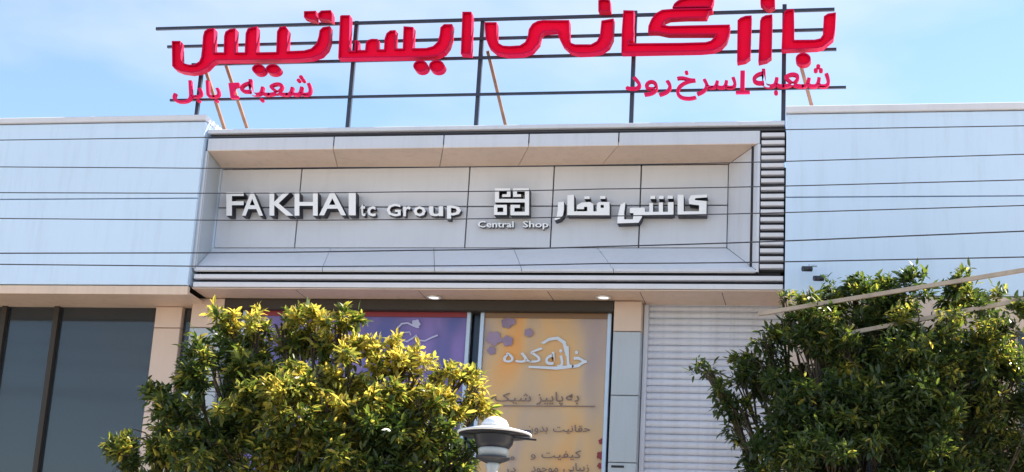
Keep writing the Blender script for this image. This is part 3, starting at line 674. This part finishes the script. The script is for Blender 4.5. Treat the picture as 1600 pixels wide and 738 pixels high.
# ------------------------------------------------------------------ trees
def leaf_template(L=1.0):
    # folded, pointed leaf along +X, 1 long
    w_ = .17; return [(0, 0, 0), (.3, w_, .05), (.3, -w_, .05), (.68, w_ * .85, .02), (.68, -w_ * .85, .02), (1, 0, -.08), (.3, 0, -.01), (.68, 0, -.03)], \
        [(0, 6, 1), (0, 2, 6), (6, 7, 3, 1), (6, 2, 4, 7), (7, 5, 3), (7, 4, 5)]
LT_V, LT_F = leaf_template()
def leaf_matrix(p, d, up, s):
    x = d.normalized(); y = up.cross(x); y = y.normalized() if y.length > .05 else Vector((0, 1, 0)); z = x.cross(y)
    m_ = Matrix((x, y, z)).transposed().to_4x4(); m_.translation = p
    return m_ @ Matrix.Scale(s, 4)
def build_tree(name, label, base, clumps, Yc, leaf_len, weights, trunk_r, fork_z, nleaf, seed, group='street trees in front of the shops', singles=300, density=1.0, tb=0.0):
    """clumps: (px, py, radius in px, depth offset, tone"""
    rnd = random.Random(seed)
    t = empty(name, base, label, 'tree')
    m_per_px = (P(801, 600, Yc) - P(800, 600, Yc)).length
    cl = []
    for (px, py, r, dy, tone) in clumps:
        c = P(px, py, Yc + dy); cl.append((c, r * m_per_px, tone))
    # trunk, limbs and twigs
    top = Vector((base[0], base[1], fork_z))
    tube('trunk', [base, (base[0] + .03, base[1], (base[2] + fork_z) / 2), top], [trunk_r * 1.25, trunk_r, trunk_r * .85], MT['bark'], t, 12)
    vsT, fsT = [], []
    for c, r, tone in cl:
        midp = top.lerp(c, .5) + Vector((rnd.uniform(-.15, .15), rnd.uniform(-.15, .15), rnd.uniform(-.05, .15)))
        rad = .012 + .01 * rnd.random()
        v, f = tube_data([top - Vector((0, 0, .1)), top.lerp(midp, .5) + Vector((0, 0, .03)), midp, c], [rad * 1.6, rad * 1.3, rad, rad * .4], 6); n_ = len(vsT); vsT += v; fsT += [tuple(i + n_ for i in q) for q in f]
        for _ in range(7):
            e_ = c + Vector((rnd.gauss(0, 1), rnd.gauss(0, 1), rnd.gauss(0, 1))).normalized() * r * rnd.uniform(.6, 1)
            v, f = tube_data([c.lerp(midp, .3), c.lerp(e_, .5) + Vector((0, 0, .02)), e_], [.008, .006, .003], 4); n_ = len(vsT); vsT += v; fsT += [tuple(i + n_ for i in q) for q in f]
    link('branches', mesh('branches', vsT, fsT, smooth=True), t, MT['bark'], kind='stuff')
    # leaves gathered in sprays round twig ends
    leaves = []
    tot = sum(r * r for _, r, _ in cl)
    for c, r, tone in cl:
        nspray = max(4, int(nleaf * r * r / tot / 7 * density))
        subs = []
        for _ in range(max(5, int(11 * r / .2 / 1.6))):
            d0 = Vector((rnd.gauss(0, 1), rnd.gauss(0, 1), rnd.gauss(0, 1))).normalized()
            subs.append((c + d0 * r * rnd.uniform(.25, 1.12), r * rnd.uniform(.20, .42), rnd.gauss(0, .5)))
        for _ in range(nspray):
            d = Vector((rnd.gauss(0, 1), rnd.gauss(0, 1), rnd.gauss(0, 1))).normalized()
            sc_, sr_, stone = rnd.choice(subs)
            sp = sc_ + d * sr_ * (rnd.random() ** .45)
            if rnd.random() < .04: sp = sc_ + (sc_ - c).normalized() * r * rnd.uniform(.2, .55)
            d = ((sc_ - c).normalized() + d * .6).normalized()
            ax = (d + Vector((0, 0, .35)) + Vector((rnd.gauss(0, .4), rnd.gauss(0, .4), rnd.gauss(0, .3)))).normalized()
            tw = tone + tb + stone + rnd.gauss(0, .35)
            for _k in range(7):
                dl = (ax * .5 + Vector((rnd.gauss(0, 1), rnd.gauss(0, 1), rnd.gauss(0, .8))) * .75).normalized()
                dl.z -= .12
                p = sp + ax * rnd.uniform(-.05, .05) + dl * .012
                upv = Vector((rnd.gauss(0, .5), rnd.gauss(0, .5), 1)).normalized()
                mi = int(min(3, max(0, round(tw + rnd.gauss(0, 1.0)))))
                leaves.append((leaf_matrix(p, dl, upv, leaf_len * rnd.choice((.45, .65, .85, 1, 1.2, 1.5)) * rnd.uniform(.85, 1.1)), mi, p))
    leaves.sort(key=lambda q: (q[2] - CAMPOS).length)
    vis = [q for q in leaves if -7.6 < q[2].x < 1 and q[2].z > 3.0]
    one = set(id(q) for q in vis[:singles])
    crown_v, crown_f, cm = [], [], []
    for q in leaves:
        if id(q) in one: continue
        n_ = len(crown_v)
        for v_ in LT_V: crown_v.append(q[0] @ Vector(v_))
        for f_ in LT_F: crown_f.append(tuple(i + n_ for i in f_)); cm.append(q[1])
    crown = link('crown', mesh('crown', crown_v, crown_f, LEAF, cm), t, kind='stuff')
    protos = []
    for i in range(4):
        protos.append(mesh('leaf', LT_V, LT_F, [LEAF[i]]))
    inv = Matrix.Translation(parent_origin(t)).inverted()
    for q in vis[:singles]:
        o = D.objects.new('leaf', protos[q[1]]); COL.objects.link(o); o.parent = t; o.matrix_parent_inverse = inv
        o.matrix_local = q[0]
        o.matrix_basis = q[0]
    return t
YTL = -4.9
clL = [(358,498,22,.1,2.7),(345,520,20,.1,2.0),(392,512,26,0,1.9),(440,508,30,.1,2.0),(490,505,30,0,2.2),(532,512,30,0,2.4),(548,545,30,0,2.2),(510,548,34,0,1.8),(462,548,36,.1,1.4),(410,552,34,.1,1.1),(365,552,34,0,1.0),(325,545,22,.2,.9),  # high tones paint sunlit patches, low ones the shaded left and bottom
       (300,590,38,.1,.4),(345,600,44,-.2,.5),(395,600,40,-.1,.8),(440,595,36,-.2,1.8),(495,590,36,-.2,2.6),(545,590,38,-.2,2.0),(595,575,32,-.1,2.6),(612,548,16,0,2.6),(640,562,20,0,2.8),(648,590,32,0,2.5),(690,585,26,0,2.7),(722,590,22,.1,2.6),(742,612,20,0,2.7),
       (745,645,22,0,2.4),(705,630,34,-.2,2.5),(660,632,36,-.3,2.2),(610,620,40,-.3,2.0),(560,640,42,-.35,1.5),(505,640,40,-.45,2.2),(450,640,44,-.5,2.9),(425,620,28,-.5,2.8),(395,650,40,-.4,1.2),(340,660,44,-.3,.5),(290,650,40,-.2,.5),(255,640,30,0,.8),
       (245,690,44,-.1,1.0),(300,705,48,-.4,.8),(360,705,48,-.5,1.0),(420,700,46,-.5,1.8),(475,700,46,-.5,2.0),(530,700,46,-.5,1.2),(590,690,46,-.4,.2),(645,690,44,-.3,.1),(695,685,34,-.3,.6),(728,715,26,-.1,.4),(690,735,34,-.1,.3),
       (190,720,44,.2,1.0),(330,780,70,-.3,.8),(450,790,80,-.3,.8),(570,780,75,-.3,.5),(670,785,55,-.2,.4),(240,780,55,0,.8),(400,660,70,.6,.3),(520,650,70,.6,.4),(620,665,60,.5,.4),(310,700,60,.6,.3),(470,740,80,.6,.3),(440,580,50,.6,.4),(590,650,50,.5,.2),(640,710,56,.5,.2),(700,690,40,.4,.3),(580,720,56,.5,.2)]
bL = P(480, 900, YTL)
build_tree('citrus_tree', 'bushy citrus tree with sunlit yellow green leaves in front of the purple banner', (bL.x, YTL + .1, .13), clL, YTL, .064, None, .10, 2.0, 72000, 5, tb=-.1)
YTR = -2.1
clR = [(1106,582,16,0,.8),(1120,604,16,0,.6),(1140,622,20,0,.6),(1158,646,20,0,.4),(1165,600,30,.1,.2),(1168,560,24,.1,.8),(1196,535,26,.1,1.0),(1150,672,16,0,.3),(1172,700,24,0,.3),(1180,735,28,0,.3),(1205,580,40,0,.2),(1225,515,26,.2,.9),(1255,490,26,.3,1.3),(1290,485,28,.2,1.2),  # low tones put the tree's shade into leaf colour, higher ones its lit top
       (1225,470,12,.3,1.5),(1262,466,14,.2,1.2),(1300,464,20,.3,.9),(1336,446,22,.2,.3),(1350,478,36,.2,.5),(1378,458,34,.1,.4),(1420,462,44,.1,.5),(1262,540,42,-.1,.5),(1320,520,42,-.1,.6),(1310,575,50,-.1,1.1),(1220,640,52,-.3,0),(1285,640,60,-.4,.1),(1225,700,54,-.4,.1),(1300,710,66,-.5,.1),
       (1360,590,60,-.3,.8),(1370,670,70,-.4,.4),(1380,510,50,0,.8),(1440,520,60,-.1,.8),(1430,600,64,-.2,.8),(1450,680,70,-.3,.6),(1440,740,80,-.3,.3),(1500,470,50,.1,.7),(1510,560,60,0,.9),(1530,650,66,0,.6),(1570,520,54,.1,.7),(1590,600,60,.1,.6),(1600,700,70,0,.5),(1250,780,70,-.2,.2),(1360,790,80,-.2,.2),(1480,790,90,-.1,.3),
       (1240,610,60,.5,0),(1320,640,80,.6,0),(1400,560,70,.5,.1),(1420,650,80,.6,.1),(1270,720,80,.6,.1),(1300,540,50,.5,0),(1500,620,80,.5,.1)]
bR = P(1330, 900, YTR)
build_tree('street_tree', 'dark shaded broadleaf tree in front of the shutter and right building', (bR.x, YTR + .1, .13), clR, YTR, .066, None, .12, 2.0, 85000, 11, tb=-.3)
